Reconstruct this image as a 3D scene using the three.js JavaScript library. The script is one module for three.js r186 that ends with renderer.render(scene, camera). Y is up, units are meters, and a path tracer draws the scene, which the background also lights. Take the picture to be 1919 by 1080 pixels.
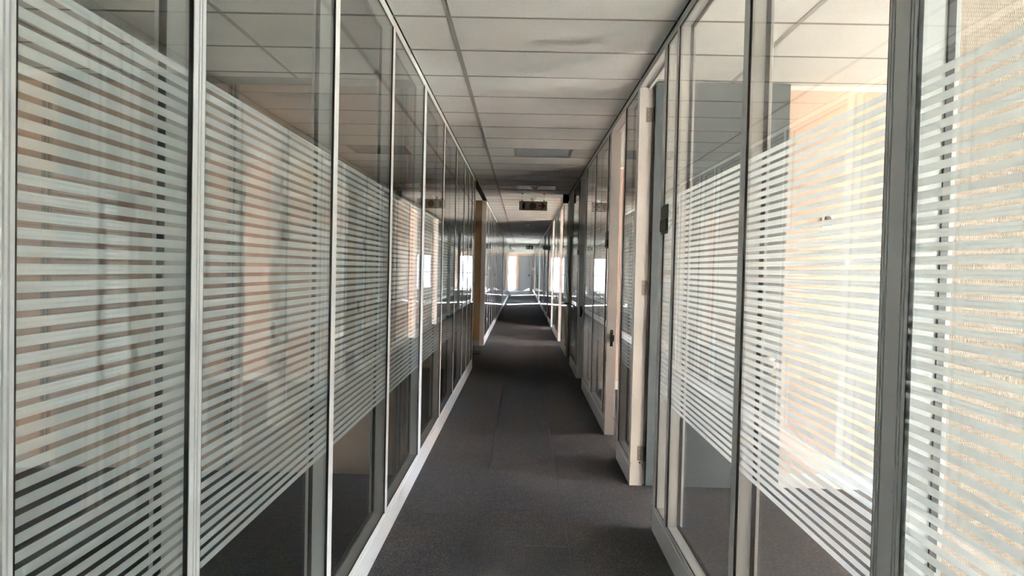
import * as THREE from 'three';
import { mergeGeometries } from 'three/addons/utils/BufferGeometryUtils.js';

// ---------------------------------------------------------------- camera, sky, sun, exposure
// The corridor runs along -z; "d" below is the distance down the corridor (z = -d). Units are metres.
const scene = new THREE.Scene();
const camera = new THREE.PerspectiveCamera(2 * Math.atan(540 / 1400) * 180 / Math.PI, 1919 / 1080, 0.05, 400);
camera.position.set(0, 1.49, 0);
camera.rotation.set(-0.0248, 0.0129, 0.0229, 'YXZ');

const renderer = new THREE.WebGLRenderer({ antialias: true });
renderer.toneMapping = THREE.LinearToneMapping;
renderer.toneMappingExposure = 5.1;
renderer.shadowMap.enabled = true;
renderer.shadowMap.type = THREE.PCFSoftShadowMap;

{ // hazy bright sky, a plain gradient from horizon to zenith
  const w = 16, h = 64, a = new Float32Array(w * h * 4);
  for (let j = 0; j < h; j++) {
    const e = ((j + 0.5) / h - 0.5) * Math.PI;          // elevation, row 0 is straight down
    const t = Math.max(0, Math.sin(e));
    const c = e > 0 ? [1.35 - 0.75 * t, 1.55 - 0.65 * t, 1.9 - 0.4 * t] : [0.3, 0.3, 0.28];
    for (let i = 0; i < w; i++) a.set([c[0], c[1], c[2], 1], (j * w + i) * 4);
  }
  const sky = new THREE.DataTexture(a, w, h, THREE.RGBAFormat, THREE.FloatType);
  sky.mapping = THREE.EquirectangularReflectionMapping;
  sky.magFilter = THREE.LinearFilter; sky.needsUpdate = true;
  scene.background = sky;
  scene.backgroundIntensity = 6.5;
}
const sun = new THREE.DirectionalLight(new THREE.Color(1.0, 0.975, 0.98), 420);
{
  const el = 25 * Math.PI / 180, tx = 0.64, tz = 0.768;
  const dir = new THREE.Vector3(tx * Math.cos(el), Math.sin(el), -tz * Math.cos(el));
  sun.target.position.set(1, 1, -22);
  sun.position.copy(sun.target.position).addScaledVector(dir, 90);
  sun.castShadow = true;
  const s = sun.shadow.camera; s.left = -45; s.right = 45; s.top = 30; s.bottom = -30; s.near = 1; s.far = 200;
  sun.shadow.mapSize.set(4096, 4096);
}
scene.add(sun, sun.target);

// ---------------------------------------------------------------- helpers
let seed = 20240611;
const rnd = () => { seed = (seed * 1664525 + 1013904223) >>> 0; return seed / 4294967296; };
const names = new Map();
function numbered(name) { const n = names.get(name) ?? 0; names.set(name, n + 1); return n ? name + '_' + String(n).padStart(3, '0') : name; }

// box in (x, y, d) with uv in metres
function box(x0, x1, y0, y1, d0, d1) {
  const g = new THREE.BoxGeometry(x1 - x0, y1 - y0, d1 - d0);
  g.translate((x0 + x1) / 2, (y0 + y1) / 2, -(d0 + d1) / 2);
  const p = g.attributes.position, n = g.attributes.normal, u = g.attributes.uv;
  for (let i = 0; i < p.count; i++) {
    const ax = Math.abs(n.getX(i)), ay = Math.abs(n.getY(i));
    if (ay > 0.5) u.setXY(i, p.getX(i), p.getZ(i)); else if (ax > 0.5) u.setXY(i, p.getZ(i), p.getY(i)); else u.setXY(i, p.getX(i), p.getY(i));
  }
  return g;
}
// prism of a polygon [[a, b], ...] swept over c0..c1; place(a, b, c) gives the point
function prism(poly, c0, c1, place) {
  const pos = [], uv = [], v2 = poly.map((q) => new THREE.Vector2(q[0], q[1]));
  const A = place(1, 0, 0), B = place(0, 1, 0), C = place(0, 0, 1), O = place(0, 0, 0);
  const va = new THREE.Vector3(...A).sub(new THREE.Vector3(...O)), vb = new THREE.Vector3(...B).sub(new THREE.Vector3(...O)), vc = new THREE.Vector3(...C).sub(new THREE.Vector3(...O));
  const right = va.cross(vb).dot(vc) > 0;
  const ccw = THREE.ShapeUtils.area(v2) > 0;
  const flip = right !== ccw;
  const tri = (a, b, c) => { for (const q of flip ? [a, c, b] : [a, b, c]) { pos.push(...place(q[0], q[1], q[2])); uv.push(q[0] + q[1], q[2]); } };
  for (let i = 0; i < poly.length; i++) {
    const p = poly[i], q = poly[(i + 1) % poly.length];
    tri([p[0], p[1], c0], [q[0], q[1], c0], [q[0], q[1], c1]); tri([p[0], p[1], c0], [q[0], q[1], c1], [p[0], p[1], c1]);
  }
  for (const [a, b, c] of THREE.ShapeUtils.triangulateShape(v2, [])) {
    const fa = ccw ? [a, b, c] : [a, c, b];
    const P = fa.map((k) => poly[k]);
    const w = ccw ? P : [P[0], P[2], P[1]];
    tri([w[0][0], w[0][1], c1], [w[1][0], w[1][1], c1], [w[2][0], w[2][1], c1]);
    tri([w[0][0], w[0][1], c0], [w[2][0], w[2][1], c0], [w[1][0], w[1][1], c0]);
  }
  const g = new THREE.BufferGeometry();
  g.setAttribute('position', new THREE.Float32BufferAttribute(pos, 3));
  g.setAttribute('uv', new THREE.Float32BufferAttribute(uv, 2));
  g.computeVertexNormals();
  return g;
}
const upright = (poly, y0, y1) => prism(poly, y0, y1, (x, d, y) => [x, y, -d]);      // plan (x, d) raised
const along = (poly, d0, d1) => prism(poly, d0, d1, (x, y, d) => [x, y, -d]);         // section (x, y) run down the corridor
function merge(list) {
  const l = list.flat().map((g) => { const q = g.index ? g.toNonIndexed() : g; for (const k of Object.keys(q.attributes)) if (!['position', 'normal', 'uv'].includes(k)) q.deleteAttribute(k); return q; });
  return l.length === 1 ? l[0] : mergeGeometries(l);
}
function mesh(name, geos, mat, parent) {
  const m = new THREE.Mesh(Array.isArray(geos) ? merge(geos) : geos, mat);
  m.name = name; m.castShadow = m.receiveShadow = true;
  parent.add(m); return m;
}
function tag(o, label, category, extra) { o.userData = { label, category, ...(extra ?? {}) }; return o; }
function group(name, label, category, extra) { const o = new THREE.Group(); o.name = numbered(name); scene.add(o); return tag(o, label, category, extra); }
const STRUCT = { kind: 'structure' };
function structure(name, geos, mat, label, category) { const m = mesh(numbered(name), geos, mat, scene); return tag(m, label, category, STRUCT); }

// ---------------------------------------------------------------- textures and materials
function dataTex(n, fn, srgb, rep) {
  const a = new Uint8Array(n * n * 4);
  for (let j = 0; j < n; j++) for (let i = 0; i < n; i++) { const c = fn(i, j, n); const k = (j * n + i) * 4; a[k] = c[0]; a[k + 1] = c[1]; a[k + 2] = c[2]; a[k + 3] = 255; }
  const t = new THREE.DataTexture(a, n, n, THREE.RGBAFormat);
  t.wrapS = t.wrapT = THREE.RepeatWrapping; t.magFilter = THREE.LinearFilter; t.minFilter = THREE.LinearMipmapLinearFilter; t.generateMipmaps = true;
  if (srgb) t.colorSpace = THREE.SRGBColorSpace;
  if (rep) t.repeat.set(1 / rep, 1 / rep);
  t.needsUpdate = true; return t;
}
// tileable value noise
function noiseGrid(n) { const a = new Float32Array(n * n); for (let i = 0; i < n * n; i++) a[i] = rnd(); return a; }
function vnoise(grid, n, x, y) {
  const xi = Math.floor(x), yi = Math.floor(y); let fx = x - xi, fy = y - yi; fx = fx * fx * (3 - 2 * fx); fy = fy * fy * (3 - 2 * fy);
  const at = (a, b) => grid[(((b % n) + n) % n) * n + (((a % n) + n) % n)];
  return (at(xi, yi) * (1 - fx) + at(xi + 1, yi) * fx) * (1 - fy) + (at(xi, yi + 1) * (1 - fx) + at(xi + 1, yi + 1) * fx) * fy;
}
const g8 = noiseGrid(8), g32 = noiseGrid(32), g128 = noiseGrid(128);
const clamp = (v) => Math.max(0, Math.min(255, v));

// loop-pile carpet: rows of small loops in mixed charcoal, brown and grey yarn; one texture covers one metre
const loopTone = noiseGrid(256);
const carpetTex = dataTex(1024, (i, j, n) => {
  const u = i / n, v = j / n;
  const row = Math.floor(v * 256), off = (row % 2) * 0.5, col = Math.floor(u * 256 + off) % 256;
  const fx = (u * 256 + off) % 1 - 0.5, fy = (v * 256) % 1 - 0.5;
  const r2 = Math.min(1, (fx * fx + fy * fy) * 3.2);
  const t = loopTone[row * 256 + col];
  const blot = vnoise(g8, 8, u * 8, v * 8) * 0.5 + vnoise(g32, 32, u * 32, v * 32) * 0.5;
  let k = (t > 0.82 ? 104 : t > 0.55 ? 72 : t > 0.25 ? 54 : 38) * (0.97 + 0.06 * blot) * (1 - 0.25 * r2);
  return [clamp(k * 0.99), clamp(k * 0.98), clamp(k * 1.0)];
}, true);
const carpetBump = dataTex(512, (i, j, n) => {
  const u = i / n, v = j / n, row = Math.floor(v * 128), off = (row % 2) * 0.5;
  const fx = (u * 128 + off) % 1 - 0.5, fy = (v * 128) % 1 - 0.5;
  const k = 255 * (1 - Math.min(1, (fx * fx + fy * fy) * 3)); return [k, k, k];
}, false);
carpetBump.repeat.set(2, 2);
const tileBump = dataTex(512, (i, j, n) => {
  const u = i / n, v = j / n;
  const k = clamp(255 * (0.35 * vnoise(g32, 32, u * 64, v * 64) + 0.65 * vnoise(g128, 128, u * 256, v * 256))); return [k, k, k];
}, false);
const tileTex = dataTex(512, (i, j, n) => {
  const u = i / n, v = j / n, b = vnoise(g8, 8, u * 8, v * 8), f = vnoise(g128, 128, u * 256, v * 256), s = vnoise(g128, 128, u * 128 + 17, v * 128 + 5);
  const k = 226 + 6 * (b - 0.5) + 10 * (f - 0.5) - (s > 0.93 ? 14 : 0); return [k, k * 0.99, k * 0.975];
}, true);
// embossed woven wallpaper: staggered short diagonal ribs
const paperHeight = (u, v) => {
  const R = 48, C = 96, row = Math.floor(v * R) % R, fy = (v * R) % 1;
  const x = u * C + g128[row * 7 + 3] * C + (vnoise(g32, 32, u * 32, v * 32) - 0.5) * 0.9 + (fy - 0.5) * (g128[row * 5 + 11] - 0.5) * 1.4;
  const col = ((Math.floor(x) % C) + C) % C, fx = x - Math.floor(x);
  return Math.sin(Math.PI * fx) * Math.pow(Math.sin(Math.PI * fy), 0.5) * (0.45 + 0.55 * g128[(row * 131 + col * 17) % 16384]);
};
const paperBump = dataTex(1024, (i, j, n) => { const k = clamp(255 * paperHeight(i / n, j / n)); return [k, k, k]; }, false);
const paperTex = dataTex(1024, (i, j, n) => {
  const u = i / n, v = j / n, k = 0.95 + 0.05 * vnoise(g32, 32, u * 32, v * 32) - 0.03 * (1 - paperHeight(u, v));
  return [clamp(219 * k), clamp(200 * k), clamp(183 * k)];
}, true);

paperBump.repeat.set(2.5, 2.5); paperTex.repeat.set(2.5, 2.5);
const std = (c, rough, o = {}) => new THREE.MeshStandardMaterial({ color: new THREE.Color(c), roughness: rough, ...o });
const M = {
  frame: std('#e2e1de', 0.4),                    // off-white powder-coated aluminium
  gasket: std('#0d0d0e', 0.5),
  carpet: std('#ffffff', 0.95, { map: carpetTex, bumpMap: carpetBump, bumpScale: 0.003 }),
  tile: std('#ffffff', 0.92, { map: tileTex, bumpMap: tileBump, bumpScale: 0.0012 }),
  tbar: std('#96928c', 0.5),
  slab: std('#3b3936', 0.95),
  concrete: std('#7d7a74', 0.95),
  peach: std('#cbb2a0', 0.85),
  paper: std('#ffffff', 0.85, { map: paperTex, bumpMap: paperBump, bumpScale: 0.0014 }),
  white: std('#e6e2da', 0.5),
  brown: std('#9a8268', 0.8),
  door: std('#343f43', 0.45),
  endWall: std('#8b9296', 0.6),
  steel: std('#b9b7b2', 0.28, { metalness: 1 }),
  dullSteel: std('#8d8a84', 0.4, { metalness: 0.8 }),
  black: std('#141414', 0.45),
  blackLight: std('#3a3a3a', 0.35),
  glass: new THREE.MeshPhysicalMaterial({ color: new THREE.Color(0.965, 0.985, 0.975), roughness: 0, transmission: 1, thickness: 0, ior: 1.5 }),
  windowGlass: new THREE.MeshPhysicalMaterial({ color: new THREE.Color(0.97, 0.985, 0.98), roughness: 0, transmission: 1, thickness: 0, ior: 1.5 }),
  film: new THREE.MeshPhysicalMaterial({ color: new THREE.Color(0.95, 0.97, 0.965), roughness: 1, transmission: 0.55, thickness: 0, ior: 1.4, side: THREE.DoubleSide }),
  ground: std('#4a4d45', 0.95),
  diffuser: std('#8f9399', 0.35),
};

// ---------------------------------------------------------------- measures
const XL = -0.711, XR = 0.785, T = 0.088, HC = 2.8075, XT = -0.415;
const BASE = 0.155, TOP = 2.768;
const D0 = -3.9, D1 = 53;
const FX = 5.4;                 // right facade
const LX = -4.6;                // back wall of the left rooms
const FAR = 28, FX2 = 2.8;      // unseen far facade, drawn in so the sun streaks reach the corridor

// ---------------------------------------------------------------- floor, ground
structure('ground', box(3.2, 90, -5, -4.5, -60, 140), M.ground, 'dark ground outside below the windows', 'ground');
{
  const floor = new THREE.Group(); floor.name = 'floor'; scene.add(floor); tag(floor, 'charcoal loop-pile carpet tiles running down the corridor and into the offices', 'floor', STRUCT);
  mesh('screed', [box(LX - 0.2, FX + 0.2, -0.3, -0.012, D0 - 0.2, FAR + 0.3), box(LX - 0.2, FX2 + 0.2, -0.3, -0.012, FAR + 0.3, D1 + 0.2)], M.concrete, floor);
  const near = 1.0, rows = 30, w = (XR - XL) / 3, far = near + rows * 0.5;
  const variants = [0, 1, 2, 3].map((q) => {
    const g = box(-w / 2 + 0.0006, w / 2 - 0.0006, -0.012, 0, -0.2494, 0.2494);
    const u = g.attributes.uv; for (let i = 0; i < u.count; i++) { const a = u.getX(i) + 0.23 * q, b = u.getY(i) + 0.31 * q; q % 2 ? u.setXY(i, b, -a) : u.setXY(i, a, b); }
    return g;
  });
  for (let r = 0; r < rows; r++) for (let c = 0; c < 3; c++) {
    const m = mesh('carpet_tile', variants[Math.floor(rnd() * 4)], M.carpet, floor);
    m.position.set(XL + w * (c + 0.5), 0, -(near + 0.5 * (r + 0.5)));
  }
  mesh('carpet', box(XL, XR, -0.012, 0, D0, near), M.carpet, floor);
  mesh('carpet', box(XL, XR, -0.012, 0, far, D1), M.carpet, floor);
  mesh('carpet', box(LX, XL, -0.012, 0, D0, D1), M.carpet, floor);
  mesh('carpet', box(XR, FX, -0.012, 0, D0, FAR + 0.1), M.carpet, floor);
  mesh('carpet', box(XR, FX2, -0.012, 0, FAR + 0.1, D1), M.carpet, floor);
}

// ---------------------------------------------------------------- ceiling
const z0 = 3.9445;              // a cross joint; rows repeat every 0.6 m
const lightRows = [7, 13];      // rows that hold a recessed light
{
  const ceil = new THREE.Group(); ceil.name = 'ceiling'; scene.add(ceil); tag(ceil, 'suspended ceiling of off-white mineral tiles above corridor and offices', 'ceiling', STRUCT);
  mesh('slab', [box(LX - 0.2, FX + 0.2, HC + 0.03, HC + 0.35, D0 - 0.2, FAR + 0.3), box(LX - 0.2, FX2 + 0.2, HC + 0.03, HC + 0.35, FAR + 0.3, D1 + 0.2)], M.slab, ceil);
  const tileShapes = new Map();
  const tile = (x0, x1, d0, d1) => {
    const key = (x1 - x0).toFixed(3) + ',' + (d1 - d0).toFixed(3);
    if (!tileShapes.has(key)) {
      const w = (x1 - x0) / 2 - 0.003, l = (d1 - d0) / 2 - 0.006, e = 0.003;
      // tile with a small rebated edge
      tileShapes.set(key, merge([box(-w, w, 0.004, 0.02, -l, l), box(-w + e, w - e, 0, 0.004, -l + e, l - e)]));
    }
    const m = mesh('ceiling_tile', tileShapes.get(key), M.tile, ceil);
    m.position.set((x0 + x1) / 2, HC, -(d0 + d1) / 2); m.rotation.z = (rnd() - 0.5) * 0.002;
    m.position.y += (rnd() - 0.5) * 0.0016;
  };
  const bars = (x, d0, d1) => mesh('t_bar', along([[x - 0.014, HC - 0.003], [x + 0.014, HC - 0.003], [x + 0.014, HC + 0.003], [x + 0.002, HC + 0.004], [x + 0.002, HC + 0.028], [x - 0.002, HC + 0.028], [x - 0.002, HC + 0.004], [x - 0.014, HC + 0.003]], d0, d1), M.tbar, ceil);
  const rowStart = z0 - 0.6 * 13, rowCount = Math.floor((D1 - rowStart) / 0.6) + 1;
  for (let r = 0; r < rowCount; r++) {
    const a = Math.max(D0, rowStart + 0.6 * r), b = Math.min(D1, rowStart + 0.6 * (r + 1));
    if (b - a < 0.05) continue;
    tile(XL + 0.004, XT, a, b);
    if (lightRows.includes(r - 13)) { tile(XT, -0.115, a, b); tile(0.525, XR - 0.004, a, b); } else tile(XT, XR - 0.004, a, b);
  }
  bars(XT, D0, D1);
  const tees = new Map();
  const tee = (x0, x1, d) => {
    const key = (x1 - x0).toFixed(3);
    if (!tees.has(key)) tees.set(key, box(-(x1 - x0) / 2, (x1 - x0) / 2, -0.0022, 0.003, -0.01, 0.01));
    const m = mesh('cross_tee', tees.get(key), M.tbar, ceil); m.position.set((x0 + x1) / 2, HC, -d);
  };
  for (let r = 1; r < rowCount; r++) { const d = rowStart + 0.6 * r; if (d > D0 && d < D1) { tee(XL + 0.002, XT - 0.015, d); tee(XT + 0.015, XR - 0.002, d); } }
  // near office on the right, d 1.65 .. 5.25
  for (let d = z0 - 2.4; d < 5.2; d += 0.6) {
    const a = Math.max(1.66, d), b = Math.min(5.245, d + 0.6); if (b - a < 0.05) continue;
    for (const [x0, x1] of [[XR + T, 1.41], [1.41, 2.61], [2.61, 3.81], [3.81, 5.01], [5.01, FX]]) tile(x0, x1, a, b);
    if (a > 1.7) for (const [x0, x1] of [[XR + T, 1.395], [1.425, 2.595], [2.625, 3.795]]) tee(x0, x1, a);
  }
  for (const x of [1.41, 2.61, 3.81, 5.01]) bars(x, 1.66, 5.245);
  // near office on the left, d 1.0 .. 5.29
  for (let d = z0 - 3; d < 5.2; d += 0.6) {
    const a = Math.max(1.04, d), b = Math.min(5.29, d + 0.6); if (b - a < 0.05) continue;
    for (const [x0, x1] of [[-1.615, XL - T], [-2.815, -1.615], [-4.015, -2.815], [LX, -4.015]]) tile(x0, x1, a, b);
    if (a > 1.1) for (const [x0, x1] of [[-1.6, XL - T], [-2.8, -1.63], [-4, -2.83]]) tee(x0, x1, a);
  }
  for (const x of [-1.615, -2.815, -4.015]) bars(x, 1.04, 5.29);
  // the other offices, too far or too hidden to tell the tiles apart
  const plain = (x0, x1, d0, d1) => mesh('ceiling_panel', box(x0, x1, HC, HC + 0.02, d0, d1), M.tile, ceil);
  plain(XR + T, FX, D0, 1.56); plain(XR + T, FX, 5.36, FAR + 0.1); plain(XR + T, FX2, FAR + 0.1, D1); plain(LX, XL - T, D0, 0.94); plain(LX, XL - T, 5.41, D1);
}

let trimCount = 0;
// ---------------------------------------------------------------- glazed partitions
const FILM0 = 0.78, FILM1 = 1.9, PITCH = 0.0261, STRIPE = 0.0164;
// plan section of a post: s = +1 right wall, -1 left wall; x measured from the corridor face into the wall
function postPlan(s, face, d0, d1, ribbed) {
  const c = 0.002, front = [[0, d0 + c]];
  const groove = (d) => front.push([0, d - 0.0026], [0.009, d - 0.0026], [0.009, d + 0.0026], [0, d + 0.0026]);
  const w = d1 - d0;
  if (ribbed && w > 0.09) { for (const k of [0.014, 0.026, w - 0.026, w - 0.014]) groove(d0 + k); }
  else if (ribbed) { for (const k of [w * 0.4, w * 0.64]) groove(d0 + k); }
  front.push([0, d1 - c], [c, d1], [T - c, d1], [T, d1 - c], [T, d0 + c], [T - c, d0], [c, d0]);
  return front.map(([x, d]) => [face + s * x, d]);
}
const bx = (s, face, a, b, y0, y1, d0, d1) => box(Math.min(face + s * a, face + s * b), Math.max(face + s * a, face + s * b), y0, y1, d0, d1);
function glazedRun(side, d0, d1, posts, label, opt = {}) {
  const s = side === 'left' ? -1 : 1, face = s < 0 ? XL : XR;
  const run = group('wall_' + side, label, 'glass partition', STRUCT);
  const base = mesh('base_rail', [
    along([[0, 0], [0, 0.126], [0.003, 0.13], [0.003, 0.134], [0.003, 0.15], [0.005, BASE], [T - 0.006, BASE], [T - 0.006, 0.13], [T, 0.13], [T, 0]].map(([x, y]) => [face + s * x, y]), d0, d1)], M.frame, run);
  mesh('gasket', [bx(s, face, 0.006, 0.0105, BASE, BASE + 0.005, d0, d1), bx(s, face, 0.06, 0.074, BASE, BASE + 0.012, d0, d1)], M.gasket, base);
  const top = mesh('top_rail', along([[0, HC - 0.0005], [0, TOP + 0.003], [0.003, TOP], [T - 0.003, TOP], [T, TOP + 0.003], [T, HC - 0.0005]].map(([x, y]) => [face + s * x, y]), d0, d1), M.frame, run);
  mesh('gasket', [bx(s, face, 0.004, 0.0105, TOP - 0.005, TOP, d0, d1), bx(s, face, 0.06, 0.074, TOP - 0.012, TOP, d0, d1)], M.gasket, top);
  const sorted = [...posts].sort((a, b) => a[0] - b[0]);
  for (const [a, b, ribbed] of sorted) {
    const atStart = a <= d0 + 1e-6, atEnd = b >= d1 - 1e-6;
    const p = b - a < 0.002 ? run : mesh('post', upright(postPlan(s, face, a, b, ribbed), BASE, TOP), M.frame, run);   // a hair-wide entry only marks where the neighbour's post stands
    const strips = [];
    if (!atStart) strips.push(bx(s, face, 0.0015, 0.0105, BASE, TOP, a - 0.004, a), bx(s, face, 0.06, 0.0745, BASE, TOP, a - 0.006, a));
    if (!atEnd) strips.push(bx(s, face, 0.0015, 0.0105, BASE, TOP, b, b + 0.004), bx(s, face, 0.06, 0.0745, BASE, TOP, b, b + 0.006));
    if (strips.length) mesh('gasket', strips, M.gasket, p);
  }
  for (let k = 0; k + 1 < sorted.length; k++) {
    const a = sorted[k][1] + 0.0045, b = sorted[k + 1][0] - 0.0045;
    const pane = mesh('glass_pane', bx(s, face, 0.005, 0.01, BASE + 0.0055, TOP - 0.0055, a, b), M.glass, run);
    const fa = a + 0.001, fb = b - 0.001, n = Math.round((FILM1 - FILM0) / PITCH), list = [];
    const x = face + s * 0.0103;
    const sheet = (y0, y1) => { const g = new THREE.PlaneGeometry(fb - fa, y1 - y0); g.rotateY(s > 0 ? -Math.PI / 2 : Math.PI / 2); g.translate(x, (y0 + y1) / 2, -(fa + fb) / 2); return g; };
    if (sorted[k + 1][0] > 0.9 && sorted[k][1] < 5.4) {
      const g = sheet(-STRIPE / 2, STRIPE / 2);
      for (let i = 0; i < n; i++) { const m = mesh('film_stripe', g, M.film, pane); m.position.y = FILM1 - STRIPE / 2 - i * PITCH; }
    } else {
      for (let i = 0; i < n; i++) { const y = FILM1 - STRIPE / 2 - i * PITCH; list.push(sheet(y - STRIPE / 2, y + STRIPE / 2)); }
      const m = mesh('film_stripes', list, M.film, pane); m.userData.kind = 'stuff';
    }
  }
  return run;
}
const W = 0.06, N = 0.05;
const mid = (d, w = N) => [d - w / 2, d + w / 2, false];
// left wall
glazedRun('left', D0, 1.04, [[D0, D0 + 0.1], mid(-2.72), mid(-1.5), mid(-0.3), [0.92, 1.04, true]], 'glazed partition behind the broad grooved white post before the first office');
glazedRun('left', 1.04, 5.4, [[1.04, 1.0405, false], [1.6, 1.66, true], mid(2.82, W), mid(4.03, W), [5.28, 5.4, true]], 'glazed partition with white grooved posts and frosted striped film facing the open blue-grey door');
glazedRun('left', 5.4, 11.08, [[5.4, 5.4005, false], mid(6.66), mid(7.92), mid(9.05), mid(9.8), mid(10.45), [10.98, 11.08, true]], 'striped glazed partition ending at the dark side passage');
glazedRun('left', 14.45, 27, [[14.45, 14.55, true], mid(15.7), mid(16.9), mid(18.1), mid(19.3), [20.5, 20.62, true], mid(21.8), mid(23), mid(24.2), mid(25.4), [26.9, 27]], 'striped glazed partition beyond the brown wall of the side passage');
glazedRun('left', 28, 41, [[28, 28.1], mid(29.2), [30.4, 30.52, true], mid(31.7), mid(32.9), mid(34.1), [35.3, 35.42, true], mid(36.6), mid(37.8), mid(39), [40.9, 41]], 'last striped glazed partition before the wider end lobby');
// right wall
glazedRun('right', D0, 1.647, [[D0, D0 + 0.1], mid(-2.04), mid(-0.84), mid(0.36), [1.529, 1.647, true]], 'glazed partition in front of the office wall with embossed wallpaper');
glazedRun('right', 1.647, 4.3, [[1.647, 1.6475, false], mid(2.71, W), mid(3.93, N), [4.22, 4.3, false]], 'glazed partition with striped film in front of the open blue-grey door');
glazedRun('right', 5.2, 5.95, [[5.2, 5.28, false], [5.88, 5.95, false]], 'narrow glazed panel between the blue-grey door and the next open doorway');
glazedRun('right', 6.8, 9.45, [[6.8, 6.87, false], mid(7.06), mid(8.25), [9.37, 9.45, false]], 'glazed partition with a latch plate on its end post, past the narrow panel');
glazedRun('right', 10.35, 11.85, [[10.35, 10.42, false], mid(10.63), [11.77, 11.85, false]], 'short glazed partition opposite the side passage');
glazedRun('right', 12.9, 14.7, [[12.9, 12.98, false], mid(13.25), [14.62, 14.7, false]], 'short glazed partition under the black wall speaker');
glazedRun('right', 15.7, 18.6, [[15.7, 15.78, false], mid(16.9), [18.52, 18.6, false]], 'glazed partition with a cream lit end post beyond the wall speaker');
glazedRun('right', 19.6, 22.2, [[19.6, 19.68, false], mid(20.8), [22.12, 22.2, false]], 'glazed partition further along among many alike');
glazedRun('right', 23.2, 25.8, [[23.2, 23.28, false], mid(24.5), [25.72, 25.8, false]], 'glazed partition further along among many alike');
glazedRun('right', 26.8, 33.1, [[26.8, 26.88, false], mid(28.1), mid(29.3), mid(30.5), mid(31.7), [33.02, 33.1, false]], 'long glazed partition before the doorway with the bright sun streak');
glazedRun('right', 34.2, 44.8, [[34.2, 34.28, false], mid(35.5), mid(36.7), mid(37.9), mid(39.1), mid(40.3), mid(41.5), mid(42.7), [44.72, 44.8, false]], 'long glazed partition after the doorway with the bright sun streak');
glazedRun('right', 45.7, D1, [[45.7, 45.78, false], mid(47), mid(48.2), mid(49.4), mid(50.6), [D1 - 0.08, D1, false]], 'last glazed partition beside the grey end wall');
// door heads over the openings
for (const [a, b, side, what] of [[4.3, 5.2, 1, 'the open blue-grey door'], [5.95, 6.8, 1, 'the bright open doorway'], [9.45, 10.35, 1, 'the third doorway'], [11.85, 12.9, 1, 'the doorway beside the wall speaker'], [14.7, 15.7, 1, 'the doorway past the wall speaker'], [18.6, 19.6, 1, 'a far doorway'], [22.2, 23.2, 1, 'a far doorway'], [25.8, 26.8, 1, 'a far doorway'], [33.1, 34.2, 1, 'the sunlit doorway'], [44.8, 45.7, 1, 'the last doorway'], [27, 28, -1, 'the far left doorway']]) {
  const f = side > 0 ? XR : XL;
  structure('trim_' + (++trimCount), along([[0, HC - 0.0005], [0, TOP + 0.002], [0.002, TOP], [0.06, TOP], [0.06, TOP - 0.012], [0.075, TOP - 0.012], [0.075, TOP], [T - 0.002, TOP], [T, TOP + 0.002], [T, HC - 0.0005]].map(([x, y]) => [f + side * x, y]), a, b), M.frame, 'off-white frame head over ' + what, 'door frame');
}

// ---------------------------------------------------------------- opaque walls
const wallBox = (name, mat, x0, x1, d0, d1, label, cat = 'wall', y0 = 0, y1 = HC) => structure(name, box(x0, x1, y0, y1, d0, d1), mat, label, cat);
// wall between the office beside the camera and the next: embossed wallpaper
{
  const g = group('wall_right', 'beige embossed wallpaper wall seen through the striped glass', 'wall', STRUCT);
  mesh('wallpaper_panel', box(XR + T + 0.018, FX, 0, HC, 1.57, 1.65), M.paper, g);
  mesh('edge_trim', box(XR + T, XR + T + 0.018, 0, HC, 1.565, 1.652), M.white, g);
  mesh('skirting', box(XR + T + 0.018, FX, 0, 0.1, 1.556, 1.57), M.white, g);
}
function officeWall(dn, df, x0, x1, label) {
  const g = group('wall_right', label, 'wall', STRUCT);
  mesh('wall_panel', box(x0, x1, 0, HC, dn, df), M.peach, g);
  mesh('skirting', upright([[x0, dn], [x1, dn], [x1, dn - 0.012], [x0, dn - 0.012]], 0, 0.1), M.white, g);
  mesh('cornice', upright([[x0, dn], [x1, dn], [x1, dn - 0.015], [x0, dn - 0.015]], HC - 0.03, HC), M.white, g);
  return g;
}
officeWall(5.25, 5.35, XR + T, FX, 'peach painted office wall behind the open blue-grey door');
officeWall(9.45, 9.55, XR + T, FX, 'peach office wall seen through the second open doorway');
for (const [d, w] of [[13.0, 'by the wall speaker'], [15.8, 'past the wall speaker'], [19.7, 'far along the corridor'], [23.3, 'far along the corridor'], [26.9, 'far along the corridor']]) officeWall(d, d + 0.1, XR + T, FX, 'peach office wall ' + w);
officeWall(FAR + 0.1, FAR + 0.3, FX2, FX + 0.2, 'unseen return wall joining the near facade to the added far one');
for (const d of [37.2, 41, 48.8]) officeWall(d, d + 0.1, XR + T, FX2, 'peach wall of a narrow office far down the corridor');
wallBox('wall_right', M.white, XR, FX, D0 - 0.2, D0, 'white wall closing the offices behind');
wallBox('wall_back', M.white, LX, XR, D0 - 0.2, D0, 'white wall closing the corridor behind');
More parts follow.
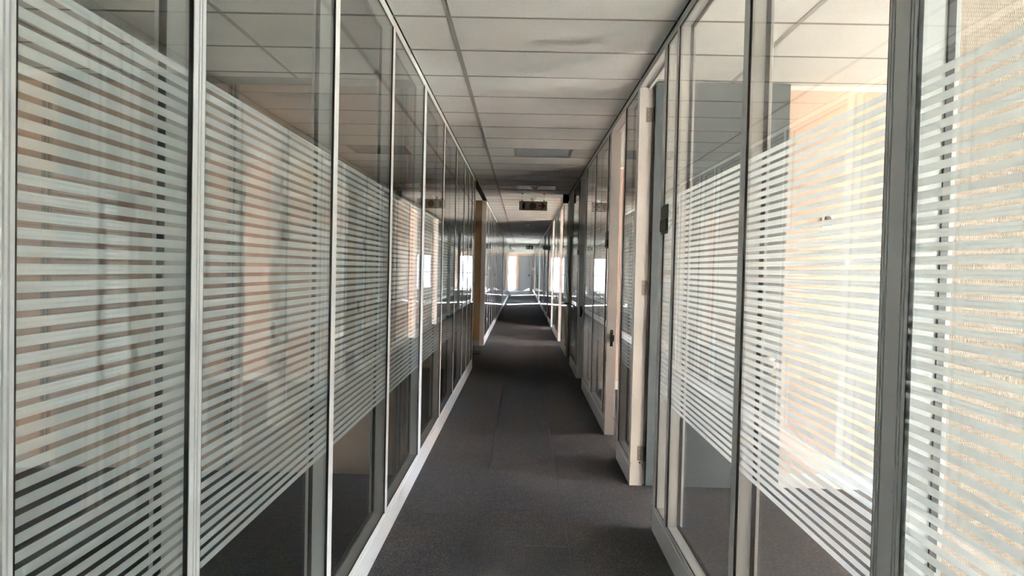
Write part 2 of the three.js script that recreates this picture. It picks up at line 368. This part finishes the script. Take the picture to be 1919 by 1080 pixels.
// left offices
function tanWall(dn, df, label, strips) {
  const g = group('wall_left', label, 'wall', STRUCT);
  mesh('wall_panel', box(LX, XL - T, 0, HC, dn, df), M.peach, g);
  for (const x of strips) {
    mesh('joint_strip', upright([[x - 0.035, dn], [x - 0.035, dn - 0.012], [x - 0.018, dn - 0.012], [x - 0.018, dn - 0.004], [x - 0.010, dn - 0.004], [x - 0.010, dn - 0.012], [x + 0.010, dn - 0.012], [x + 0.010, dn - 0.004], [x + 0.018, dn - 0.004], [x + 0.018, dn - 0.012], [x + 0.035, dn - 0.012], [x + 0.035, dn]], 0, HC - 0.05), M.tbar, g);
    mesh('joint_seal', [box(x - 0.018, x - 0.010, 0, HC - 0.05, dn - 0.005, dn - 0.0035), box(x + 0.010, x + 0.018, 0, HC - 0.05, dn - 0.005, dn - 0.0035)], M.gasket, g);
  }
  mesh('head_strip', box(LX, XL - T, HC - 0.05, HC, dn - 0.012, dn), M.tbar, g);
  return g;
}
tanWall(5.3, 5.4, 'tan partition with dark grooved joint strips at the far end of the left office', [-0.86, -2.07, -3.4]);
tanWall(11.0, 11.08, 'tan partition closing the second left office', [-2.2, -3.4]);
wallBox('wall_left', M.peach, LX, XL - T, 0.94, 1.02, 'tan partition behind the broad grooved post');
wallBox('wall_left', M.peach, LX - 0.2, LX, D0 - 0.2, D1 + 0.2, 'back wall of the left offices');
{
  const g = group('wall_left', 'brown wall of the side passage with a grey corner', 'wall', STRUCT);
  mesh('wall_panel', box(LX, XL - T, 0, HC, 14.45, 14.55), M.brown, g);
  mesh('skirting', box(LX, XL - T, 0, 0.1, 14.436, 14.45), M.tbar, g);
}
wallBox('wall_left', M.peach, LX, XL - T, 27.9, 28, 'wall between far left offices');
wallBox('wall_left', M.white, LX, XL - T, 40.9, 41, 'wall beside the end lobby');

// ---------------------------------------------------------------- right facade and its windows
let windowCount = 0;
function windowUnit(x, a, b, sill, head, label) {
  const g = new THREE.Group(); g.name = 'window_' + (++windowCount); scene.add(g); tag(g, label, 'window', STRUCT);
  const f = 0.05;
  mesh('window_frame', [box(x + 0.06, x + 0.12, sill, sill + f, a, b), box(x + 0.06, x + 0.12, head - f, head, a, b), box(x + 0.06, x + 0.12, sill + f, head - f, a, a + f), box(x + 0.06, x + 0.12, sill + f, head - f, b - f, b)], M.white, g);
  mesh('window_pane', box(x + 0.086, x + 0.094, sill + f, head - f, a + f, b - f), M.windowGlass, g);
  mesh('window_sill', box(x - 0.06, x + 0.06, sill, sill + 0.02, a, b), M.white, g);
}
const openings = [];
{
  const SILL = 0.4, HEAD = 2.6;
  const bays = [[D0, 1.57], [1.65, 5.25], [5.35, 9.45], [9.55, 13], [13.1, 15.8], [15.9, 19.7], [19.8, 23.3], [23.4, 26.9]];
  const geos = [box(FX, FX + 0.2, -4.5, SILL, D0 - 0.2, FAR + 0.3), box(FX, FX + 0.2, HEAD, HC + 0.3, D0 - 0.2, FAR + 0.3)];
  let last = D0 - 0.2;
  for (const [a] of bays) {
    if ([9.55, 19.8, 23.4].includes(a)) continue;          // no window in these unseen bays, to keep the corridor there darker
    const wa = a + (a < 0 ? 0.4 : 1.4), wb = wa + (a === 5.35 ? 0.6 : 0.95);
    geos.push(box(FX, FX + 0.2, SILL, HEAD, last, wa)); last = wb;
    windowUnit(FX, wa, wb, SILL, HEAD, 'white framed outer window of the right offices');
  }
  geos.push(box(FX, FX + 0.2, SILL, HEAD, last, FAR + 0.3));
  structure('wall_right', geos, M.white, 'outer wall of the right offices with windows', 'wall');
  const far = [[35.5, 36.3], [46.9, 47.5]], g2 = [box(FX2, FX2 + 0.2, -4.5, 0.1, FAR + 0.3, D1 + 0.2), box(FX2, FX2 + 0.2, 2.6, HC + 0.3, FAR + 0.3, D1 + 0.2)]; last = FAR + 0.3;  // added far facade, solid except where windows throw the sun streaks
  for (const [a, b] of far) { g2.push(box(FX2, FX2 + 0.2, 0.1, 2.6, last, a)); last = b; windowUnit(FX2, a, b, 0.1, 2.6, 'unseen tall outer window set to let the sun across the far corridor'); }
  g2.push(box(FX2, FX2 + 0.2, 0.1, 2.6, last, D1 + 0.2));
  structure('wall_right', g2, M.white, 'added far outer wall set close to shape the sun streaks', 'wall');
}

// ---------------------------------------------------------------- end of the corridor
structure('wall_end', [box(-0.27, FX2, 0, HC, D1, D1 + 0.2), box(LX, -1.5, 0, HC, D1, D1 + 0.2), box(-1.5, -0.27, 2.45, HC, D1, D1 + 0.2), box(-0.4, -0.27, 0, 2.45, D1 - 0.02, D1 + 0.2)], M.peach, 'cream wall at the far end of the corridor', 'wall');
{
  const g = new THREE.Group(); g.name = 'door_1'; scene.add(g); tag(g, 'plain blue-grey door closing the far end of the corridor', 'door', STRUCT);
  mesh('leaf', box(-0.22, 0.72, 0.01, 2.5, D1 - 0.06, D1 - 0.005), M.endWall, g);
  mesh('knob', new THREE.SphereGeometry(0.06, 16, 12).translate(0.5, 1.1, -(D1 - 0.1)), M.black, g);
}
{
  const g = new THREE.Group(); g.name = 'door_2'; scene.add(g); tag(g, 'bright glazed door at the far left end of the corridor', 'door', STRUCT);
  const a = D1 + 0.02, b = D1 + 0.08, x0 = -1.5, x1 = -0.4, f = 0.09;
  mesh('door_frame', [box(x0, x0 + f, 0, 2.45, a, b), box(x1 - f, x1, 0, 2.45, a, b), box(x0 + f, x1 - f, 2.36, 2.45, a, b), box(x0 + f, x1 - f, 0, 0.1, a, b), box(x0 + f, x1 - f, 1.15, 1.22, a, b)], M.white, g);
  mesh('glass_pane', [box(x0 + f, x1 - f, 1.22, 2.36, a + 0.025, a + 0.033)], M.windowGlass, g);
  mesh('glass_pane', [box(x0 + f, x1 - f, 0.1, 1.15, a + 0.025, a + 0.033)], M.windowGlass, g);
  mesh('handle', box(x1 - 0.2, x1 - 0.05, 1.02, 1.05, a - 0.06, a - 0.04), M.black, g);
}
structure('trim_' + (++trimCount), box(XL - 2, XR, 2.56, HC, 49, 49.4), M.white, 'low bulkhead across the ceiling near the end of the corridor', 'bulkhead');

// ---------------------------------------------------------------- open blue-grey office door
{
  const g = new THREE.Group(); g.name = 'door_3'; scene.add(g); tag(g, 'open full-height blue-grey office door with lever handle and key', 'door', STRUCT);
  const x0 = 0.888, x1 = 1.805, a = 5.155, b = 5.195;
  mesh('leaf', upright([[x0, a + 0.002], [x0 + 0.002, a], [x1 - 0.002, a], [x1, a + 0.002], [x1, b], [x0, b]], 0.012, HC - 0.012), M.door, g);
  for (const y of [2.58, 1.383, 0.227]) {
    const h = mesh('hinge', [box(0.834, 0.872, y - 0.05, y + 0.05, 5.196, 5.1995), new THREE.CylinderGeometry(0.007, 0.007, 0.1, 12).translate(0.88, y, -5.188)], M.dullSteel, g);
    for (const k of [-0.032, 0, 0.032]) mesh('screw', new THREE.CylinderGeometry(0.004, 0.004, 0.002, 10).rotateX(Math.PI / 2).translate(0.847, y + k, -5.1955), M.steel, h);
  }
  const hx = 1.735, hy = 0.93;
  mesh('rose', new THREE.CylinderGeometry(0.027, 0.027, 0.009, 24).rotateX(Math.PI / 2).translate(hx, hy, -(a - 0.0045)), M.steel, g);
  const curve = new THREE.CatmullRomCurve3([[hx, hy, a - 0.008], [hx, hy, a - 0.04], [hx - 0.012, hy, a - 0.055], [hx - 0.05, hy, a - 0.058], [hx - 0.125, hy - 0.004, a - 0.056]].map(([x, y, d]) => new THREE.Vector3(x, y, -d)));
  mesh('lever', new THREE.TubeGeometry(curve, 24, 0.0095, 12), M.steel, g);
  mesh('key_rose', new THREE.CylinderGeometry(0.026, 0.026, 0.008, 24).rotateX(Math.PI / 2).translate(hx, hy - 0.068, -(a - 0.004)), M.steel, g);
  const key = mesh('key', [box(hx - 0.002, hx + 0.002, hy - 0.079, hy - 0.06, a - 0.045, a - 0.008), new THREE.TorusGeometry(0.012, 0.003, 8, 16).rotateY(Math.PI / 2).translate(hx, hy - 0.069, -(a - 0.052))], M.steel, g);
  const t = mesh('key_tag', box(hx - 0.018, hx + 0.012, hy - 0.122, hy - 0.088, a - 0.058, a - 0.052), std('#d9982b', 0.5), key); t.userData.label = 'orange key tag';
}

// ---------------------------------------------------------------- small fittings
function latchBox(d, label) {
  const g = group('door_latch', label, 'door latch', { group: 'black latch boxes by the office doors' });
  mesh('housing', box(XR - 0.014, XR, 1.72, 1.786, d - 0.085, d + 0.085), M.black, g);
  mesh('cover', box(XR - 0.011, XR, 1.79, 1.856, d - 0.08, d + 0.08), M.blackLight, g);
  mesh('back_plate', box(XR - 0.004, XR, 1.705, 1.865, d - 0.088, d + 0.088), M.black, g);
}
latchBox(4.15, 'two-part black latch box beside the open blue-grey door');
latchBox(6.95, 'two-part black latch box on the frame past the second doorway');
latchBox(10.48, 'two-part black latch box on the frame past the third doorway');
function strike(d, y, label) {
  const g = group('lock_strike', label, 'lock plate', { group: 'black lock strikes on door posts' });
  mesh('plate', box(XR + 0.03, XR + 0.056, y - 0.075, y + 0.075, d - 0.003, d), M.black, g);
  mesh('bolt_keeper', box(XR + 0.034, XR + 0.066, y - 0.03, y + 0.03, d - 0.014, d - 0.003), M.blackLight, g);
  mesh('screw', new THREE.CylinderGeometry(0.004, 0.004, 0.002, 8).rotateX(Math.PI / 2).translate(XR + 0.043, y + 0.06, -(d - 0.004)), M.steel, g);
}
strike(6.8, 0.885, 'black lock strike on the post after the bright open doorway');
strike(10.35, 0.93, 'black lock strike on the post after the third doorway');
{ // thermostat on the peach wall
  const g = group('thermostat', 'small white thermostat with a dark dial on the peach wall', 'thermostat');
  const x = 2.117, y = 1.877, d = 5.25;
  mesh('body', box(x - 0.041, x + 0.041, y - 0.05, y + 0.05, d - 0.022, d), M.white, g);
  mesh('dial', new THREE.CylinderGeometry(0.02, 0.022, 0.01, 24).rotateX(Math.PI / 2).translate(x, y + 0.014, -(d - 0.027)), std('#2c2624', 0.5), g);
  const mk = std('#7a4a42', 0.6);
  for (const k of [-0.022, 0.002, 0.022]) mesh('button', box(x + k - 0.004, x + k + 0.004, y - 0.036, y - 0.029, d - 0.0235, d - 0.022), mk, g);
  mesh('indicator', box(x + 0.012, x + 0.03, y - 0.026, y - 0.02, d - 0.0235, d - 0.022), std('#c9bf5a', 0.5), g);
}
function recessedLight(row, label) {
  const g = group('ceiling_light', label, 'ceiling light', { group: 'unlit square ceiling lights' });
  const a = z0 + 0.6 * row, b = a + 0.6, x0 = -0.115, x1 = 0.525;
  mesh('trim_bar', box(x0, x0 + 0.03, HC - 0.003, HC + 0.02, a + 0.004, b - 0.004), M.tbar, g);
  mesh('trim_bar', [box(x1 - 0.03, x1, HC - 0.003, HC + 0.02, a + 0.004, b - 0.004)], M.tbar, g);
  mesh('diffuser', box(x0 + 0.03, x1 - 0.03, HC + 0.002, HC + 0.012, a + 0.004, b - 0.004), M.diffuser, g);
}
recessedLight(7, 'unlit grey square light panel in the ceiling before the hanging sign');
recessedLight(13, 'unlit grey square light panel in the ceiling right by the smoke detectors');
function detector(x, d, label) {
  const g = group('smoke_detector', label, 'smoke detector', { group: 'smoke detectors on the corridor ceiling' });
  const pts = [[0, 0], [0.058, 0], [0.06, -0.012], [0.056, -0.022], [0.042, -0.028]].map(([r, y]) => new THREE.Vector2(r, y));
  mesh('base', new THREE.LatheGeometry(pts, 32).translate(x, HC, -d), M.white, g);
  const p2 = [[0.042, -0.026], [0.036, -0.046], [0.026, -0.058], [0.01, -0.062], [0, -0.062]].map(([r, y]) => new THREE.Vector2(r, y));
  mesh('sensor_head', new THREE.LatheGeometry(p2, 32).translate(x, HC, -d), M.white, g);
}
detector(0.17, 11.8, 'white round smoke detector in front of the hanging sign');
detector(0.18, 13.75, 'white round smoke detector just behind the hanging sign');
detector(0.12, 21.5, 'small white smoke detector far along the ceiling');
detector(0.0, 27.5, 'small white smoke detector further along the ceiling');

{ // hanging fire sign
  const g = group('hanging_sign', 'cream hanging sign with red extinguisher, hose reel and arrow symbols', 'sign');
  const d = 12.9, x0 = -0.075, x1 = 0.405, y0 = 2.517, y1 = 2.672;
  mesh('panel', box(x0, x1, y0, y1, d - 0.006, d + 0.006), std('#cfc4ae', 0.6), g);
  mesh('border', [box(x0, x1, y1 - 0.006, y1, d - 0.009, d - 0.006), box(x0, x1, y0, y0 + 0.006, d - 0.009, d - 0.006), box(x0, x0 + 0.006, y0, y1, d - 0.009, d - 0.006), box(x1 - 0.006, x1, y0, y1, d - 0.009, d - 0.006)], std('#4a4138', 0.6), g);
  const red = std('#5a1512', 0.6), flat = (shape) => { const e = new THREE.ExtrudeGeometry(shape, { depth: 0.0015, bevelEnabled: false, curveSegments: 24 }); e.translate(0, 0, -(d - 0.006)); return e; };
  const cy = (y0 + y1) / 2;
  { // extinguisher
    const x = 0.0, s = new THREE.Shape(); s.moveTo(x - 0.02, cy - 0.055); s.lineTo(x + 0.02, cy - 0.055); s.lineTo(x + 0.02, cy + 0.025); s.quadraticCurveTo(x + 0.018, cy + 0.04, x + 0.006, cy + 0.042); s.lineTo(x + 0.006, cy + 0.055); s.lineTo(x - 0.006, cy + 0.055); s.lineTo(x - 0.006, cy + 0.042); s.quadraticCurveTo(x - 0.018, cy + 0.04, x - 0.02, cy + 0.025); s.lineTo(x - 0.02, cy - 0.055);
    const h = new THREE.Shape(); h.moveTo(x - 0.034, cy + 0.048); h.lineTo(x, cy + 0.06); h.lineTo(x + 0.03, cy + 0.055); h.quadraticCurveTo(x + 0.05, cy + 0.045, x + 0.036, cy - 0.005); h.lineTo(x + 0.03, cy - 0.004); h.quadraticCurveTo(x + 0.042, cy + 0.04, x + 0.026, cy + 0.05); h.lineTo(x, cy + 0.054); h.lineTo(x - 0.032, cy + 0.043); h.lineTo(x - 0.034, cy + 0.048);
    mesh('extinguisher_symbol', [flat(s), flat(h)], red, g);
  }
  { // hose reel
    const ring = (r0, r1) => { const s = new THREE.Shape(); s.absarc(0.16, cy, r1, 0, Math.PI * 2, false); if (r0 > 0) { const h = new THREE.Path(); h.absarc(0.16, cy, r0, 0, Math.PI * 2, true); s.holes.push(h); } return flat(s); };
    const nozzle = new THREE.Shape(); nozzle.moveTo(0.2, cy - 0.02); nozzle.lineTo(0.222, cy - 0.002); nozzle.lineTo(0.216, cy + 0.008); nozzle.lineTo(0.2, cy + 0.02); nozzle.lineTo(0.2, cy - 0.02);
    mesh('hose_reel_symbol', [ring(0, 0.008), ring(0.013, 0.024), ring(0.028, 0.039), ring(0.042, 0.056), flat(nozzle)], red, g);
  }
  { // arrow
    const s = new THREE.Shape(), P = [[0.265, -0.013], [0.325, -0.013], [0.29, -0.055], [0.33, -0.055], [0.378, 0], [0.33, 0.055], [0.29, 0.055], [0.325, 0.013], [0.265, 0.013]];
    P.forEach(([x, y], i) => i ? s.lineTo(x, cy + y) : s.moveTo(x, cy + y)); s.closePath();
    mesh('arrow_symbol', flat(s), red, g);
  }
  for (const x of [-0.022, 0.348]) {
    mesh('wire', new THREE.CylinderGeometry(0.0022, 0.0022, HC - y1, 6).translate(x, (HC + y1) / 2, -d), M.dullSteel, g);
    mesh('clip', box(x - 0.008, x + 0.008, y1, y1 + 0.018, d - 0.006, d + 0.006), M.black, g);
    mesh('ceiling_hook', box(x - 0.012, x + 0.012, HC - 0.018, HC, d - 0.012, d + 0.012), M.black, g);
  }
}
{ // exit sign far away
  const g = group('exit_sign', 'small dark hanging sign with white arrow and running figure far away', 'sign');
  const d = 38, x0 = 0.18, x1 = 0.53, y0 = 2.53, y1 = 2.71, cy = 2.62;
  mesh('panel', box(x0, x1, y0, y1, d - 0.01, d + 0.01), std('#15201b', 0.5), g);
  mesh('hanger', box(0.34, 0.37, y1, HC, d - 0.005, d + 0.005), M.black, g);
  const flat = (P) => { const s = new THREE.Shape(); P.forEach(([x, y], i) => i ? s.lineTo(x, cy + y) : s.moveTo(x, cy + y)); s.closePath(); const e = new THREE.ExtrudeGeometry(s, { depth: 0.002, bevelEnabled: false }); e.translate(0, 0, -(d - 0.01)); return e; };
  const wh = std('#e8ece8', 0.5);
  mesh('arrow_symbol', flat([[0.2, 0], [0.26, 0.06], [0.28, 0.06], [0.245, 0.015], [0.33, 0.015], [0.33, -0.015], [0.245, -0.015], [0.28, -0.06], [0.26, -0.06]]), wh, g);
  mesh('runner_symbol', [flat([[0.40, 0.05], [0.425, 0.05], [0.425, 0.07], [0.40, 0.07]]), flat([[0.39, 0.04], [0.44, 0.03], [0.47, 0.0], [0.455, -0.01], [0.43, 0.01], [0.44, -0.02], [0.48, -0.06], [0.46, -0.07], [0.42, -0.03], [0.39, -0.07], [0.37, -0.06], [0.405, -0.01], [0.39, 0.015]])], wh, g);
}
{ // wall speaker
  const g = group('wall_speaker', 'black box speaker fixed high on the doorway post near the hanging sign', 'speaker');
  mesh('cabinet', box(XR - 0.105, XR - 0.012, 2.655, 2.8, 12.9, 12.99), M.black, g);
  mesh('bracket', box(XR - 0.012, XR, 2.69, 2.77, 12.92, 12.97), M.blackLight, g);
  mesh('grille', box(XR - 0.1, XR - 0.017, 2.662, 2.793, 12.894, 12.9), std('#0a0a0a', 0.9), g);
}
{ // closed glazed office door by the speaker, dark frame and lever
  const g = group('door_4', 'narrow dark framed office door with black lever handle under the wall speaker', 'door', STRUCT);
  mesh('leaf', box(XR + 0.03, XR + 0.07, 0.01, 2.08, 12.84, 12.9), M.tbar, g);
  mesh('rose', new THREE.CylinderGeometry(0.026, 0.026, 0.01, 20).rotateZ(Math.PI / 2).translate(XR + 0.025, 0.93, -12.87), M.black, g);
  mesh('lever', [box(XR - 0.035, XR + 0.025, 0.92, 0.94, 12.86, 12.88), box(XR - 0.045, XR - 0.03, 0.92, 0.94, 12.75, 12.88)], M.black, g);
}
{ // litter on the carpet
  const g = new THREE.BufferGeometry(), P = [];
  const w = 0.05, l = 0.04; const pt = (i, j) => [0.58 + (i - 2) * w / 2, 0.004 + 0.014 * Math.abs(Math.sin(i * 2.1 + j * 1.7)), -(14.66 + (j - 2) * l / 2)];
  for (let i = 0; i < 4; i++) for (let j = 0; j < 4; j++) P.push(...pt(i, j), ...pt(i + 1, j), ...pt(i + 1, j + 1), ...pt(i, j), ...pt(i + 1, j + 1), ...pt(i, j + 1));
  g.setAttribute('position', new THREE.Float32BufferAttribute(P, 3)); g.setAttribute('uv', new THREE.Float32BufferAttribute(new Float32Array(P.length / 3 * 2), 2)); g.computeVertexNormals();
  tag(mesh('paper_scrap', g, std('#b5675a', 0.9, { side: THREE.DoubleSide }), scene), 'small crumpled reddish paper scrap on the carpet', 'paper scrap');
}
{
  const g = group('floor_mat', 'small black floor mat at the mouth of the side passage', 'floor mat');
  mesh('mat', box(-1.1, -0.705, 0, 0.012, 12.93, 13.36), std('#0e0d0d', 0.95), g);
}
{ // made-up white wedge in place of an unidentified bright patch
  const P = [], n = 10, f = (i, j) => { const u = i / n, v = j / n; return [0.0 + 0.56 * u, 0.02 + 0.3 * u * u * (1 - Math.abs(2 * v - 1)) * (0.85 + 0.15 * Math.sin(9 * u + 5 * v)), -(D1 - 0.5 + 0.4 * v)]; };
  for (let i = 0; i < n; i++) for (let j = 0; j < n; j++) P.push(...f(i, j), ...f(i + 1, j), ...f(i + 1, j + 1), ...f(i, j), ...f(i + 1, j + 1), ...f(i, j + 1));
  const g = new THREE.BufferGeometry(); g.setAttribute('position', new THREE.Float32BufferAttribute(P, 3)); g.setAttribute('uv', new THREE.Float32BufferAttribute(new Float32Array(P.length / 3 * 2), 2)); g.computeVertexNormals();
  tag(mesh('stand_in_wedge', g, std('#f0eee8', 0.9, { side: THREE.DoubleSide }), scene), 'made-up white wedge for an unidentified bright patch by the end door', 'stand_in');
}
{
  const g = group('wall_switch', 'white wall box on the right wall near the end door', 'switch');
  mesh('body', box(XR - 0.1, XR, 1.45, 1.65, 50.6, 50.8), M.white, g);
  mesh('button', box(XR - 0.105, XR - 0.1, 1.5, 1.6, 50.65, 50.75), M.frame, g);
}
// look-alikes that share a description also share a group
const seen = new Map();
for (const o of scene.children) if (o.userData.label) seen.set(o.userData.label, [...(seen.get(o.userData.label) ?? []), o]);
for (const [label, list] of seen) if (list.length > 1) for (const o of list) o.userData.group ??= label;

renderer.render(scene, camera);
